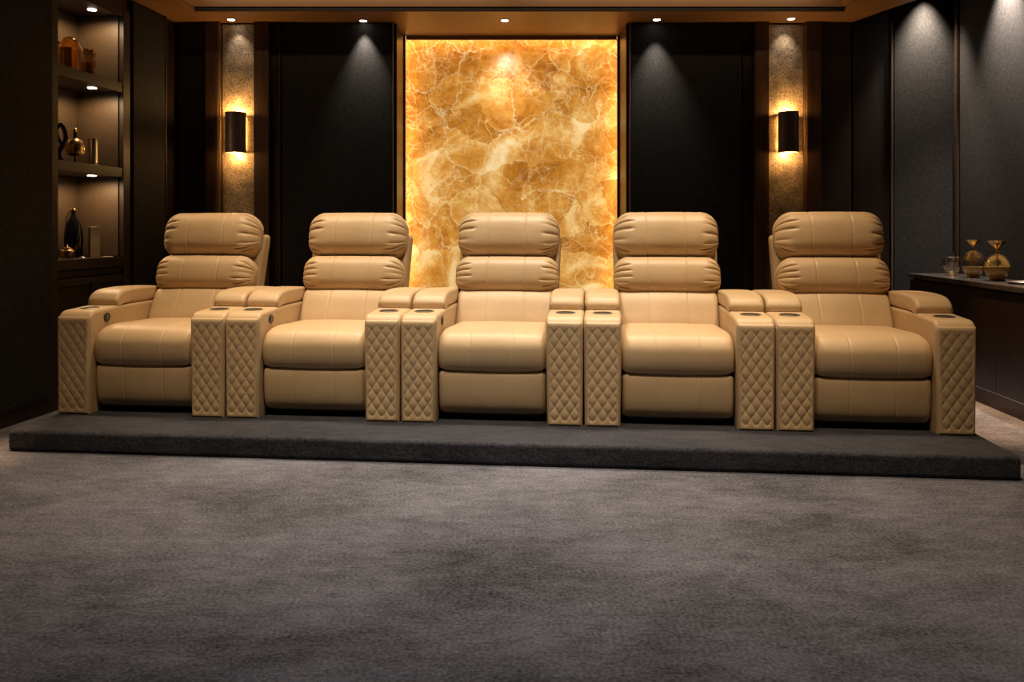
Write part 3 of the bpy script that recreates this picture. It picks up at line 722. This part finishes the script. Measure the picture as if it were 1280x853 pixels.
def onside(name, label, cat, x, y, group=None):
    d = (CAMZ - ztop) * F / (y - HOR); p = px(x, y, d); t = thing(name, label, cat, (p.x, p.y, ztop + .0006), 0, group); return t, d
t, d = onside('glass_bowl', 'small ribbed clear glass bowl at the far end of the sideboard', 'bowl', 1190, 344.3)
H = 23 / F * d; R = 12 / F * d
lathe('bowl', [(.0001, 0), (R * .42, 0), (R * .40, .008), (R * .62, H * .18), (R * .9, H * .5), (R, H * .98), (R * .95, H), (R * .85, H * .5), (R * .56, H * .2), (.0001, H * .14)], RIB, t, flute=18, famp=.015, n=72)
lathe('foot_ring', [(R * .30, .001), (R * .46, .001), (R * .46, .006), (R * .30, .006), (R * .30, .001)], GOLD, t)
tube('stirrer', [(0, 0, H * .25), (.006, 0, H * .8), (.012, 0, H * 1.18), (.014, 0, H * 1.28)], .006, STEEL, t, n=10, rf=lambda q: .005 + (.006 if q > .9 else 0))
def dec(label, x, yb, yt_body, y_neck, y_top, rb, rt, fill):
    t, d = onside('glass_decanter', label, 'decanter', x, yb, 'round gold topped decanters'); k = d / F
    HB = (yb - yt_body) * k; R = rb * k; RT = rt * k; HN = (yb - y_neck) * k; HT = (yb - y_top) * k
    th = .004; prof = []; cz = HB * .52
    A0, A1 = -1.12, 1.36
    out = [(R * math.cos(a), cz + HB * .52 * math.sin(a)) for a in [A0 + (A1 - A0) * i / 22 for i in range(23)]]
    prof = [(.0001, 0), (R * .48, 0), (R * .5, .006)] + out + [(.0145, HB * 1.04), (.0145, HN), (.0115, HN)] + [(max(.0115, r - th), zz - .001) for r, zz in out[::-1]] + [(.0001, out[0][1] + .004)]
    lathe('flask', prof, GLS, t, n=56)
    lq = [(max(.0002, r - th - .0015), zz) for r, zz in out if zz < HB * fill and zz > out[0][1] + .008]
    lathe('liquor', [(.0001, lq[0][1])] + lq + [(.0001, lq[-1][1])], LIQ, t, n=48)
    lathe('base_ring', [(R * .42, .001), (R * .56, .001), (R * .58, .010), (R * .5, .014), (R * .42, .001)], GOLD, t, n=48)
    lathe('stem', [(.0001, HB * (fill + .03)), (.0045, HB * (fill + .03)), (.0045, HN), (.0001, HN)], GOLD, t, n=16)
    lathe('stopper', [(.0001, HN + .0005), (.010, HN + .0005), (.011, HN + (HT - HN) * .25), (RT * .40, HN + (HT - HN) * .45), (RT * .86, HN + (HT - HN) * .8), (RT, HT), (RT * .9, HT), (RT * .3, HT - .018), (.0001, HT - .020)], GOLD, t, n=44)
dec('round glass decanter with gold flared stopper beside the small glass bowl', 1216.5, 347.3, 314, 310, 300, 13.3, 9, .45)
dec('round glass decanter with wider gold flared stopper, nearest along the sideboard', 1246.5, 351, 318.5, 314, 301, 15.4, 11.5, .55)
t, d = onside('serving_tray', 'small steel serving tray at the right end of the sideboard', 'tray', 1283, 355)
lathe('dish', [(.0001, 0), (.085, 0), (.105, .010), (.108, .012), (.104, .014), (.084, .004), (.0001, .004)], STEEL, t, n=48)
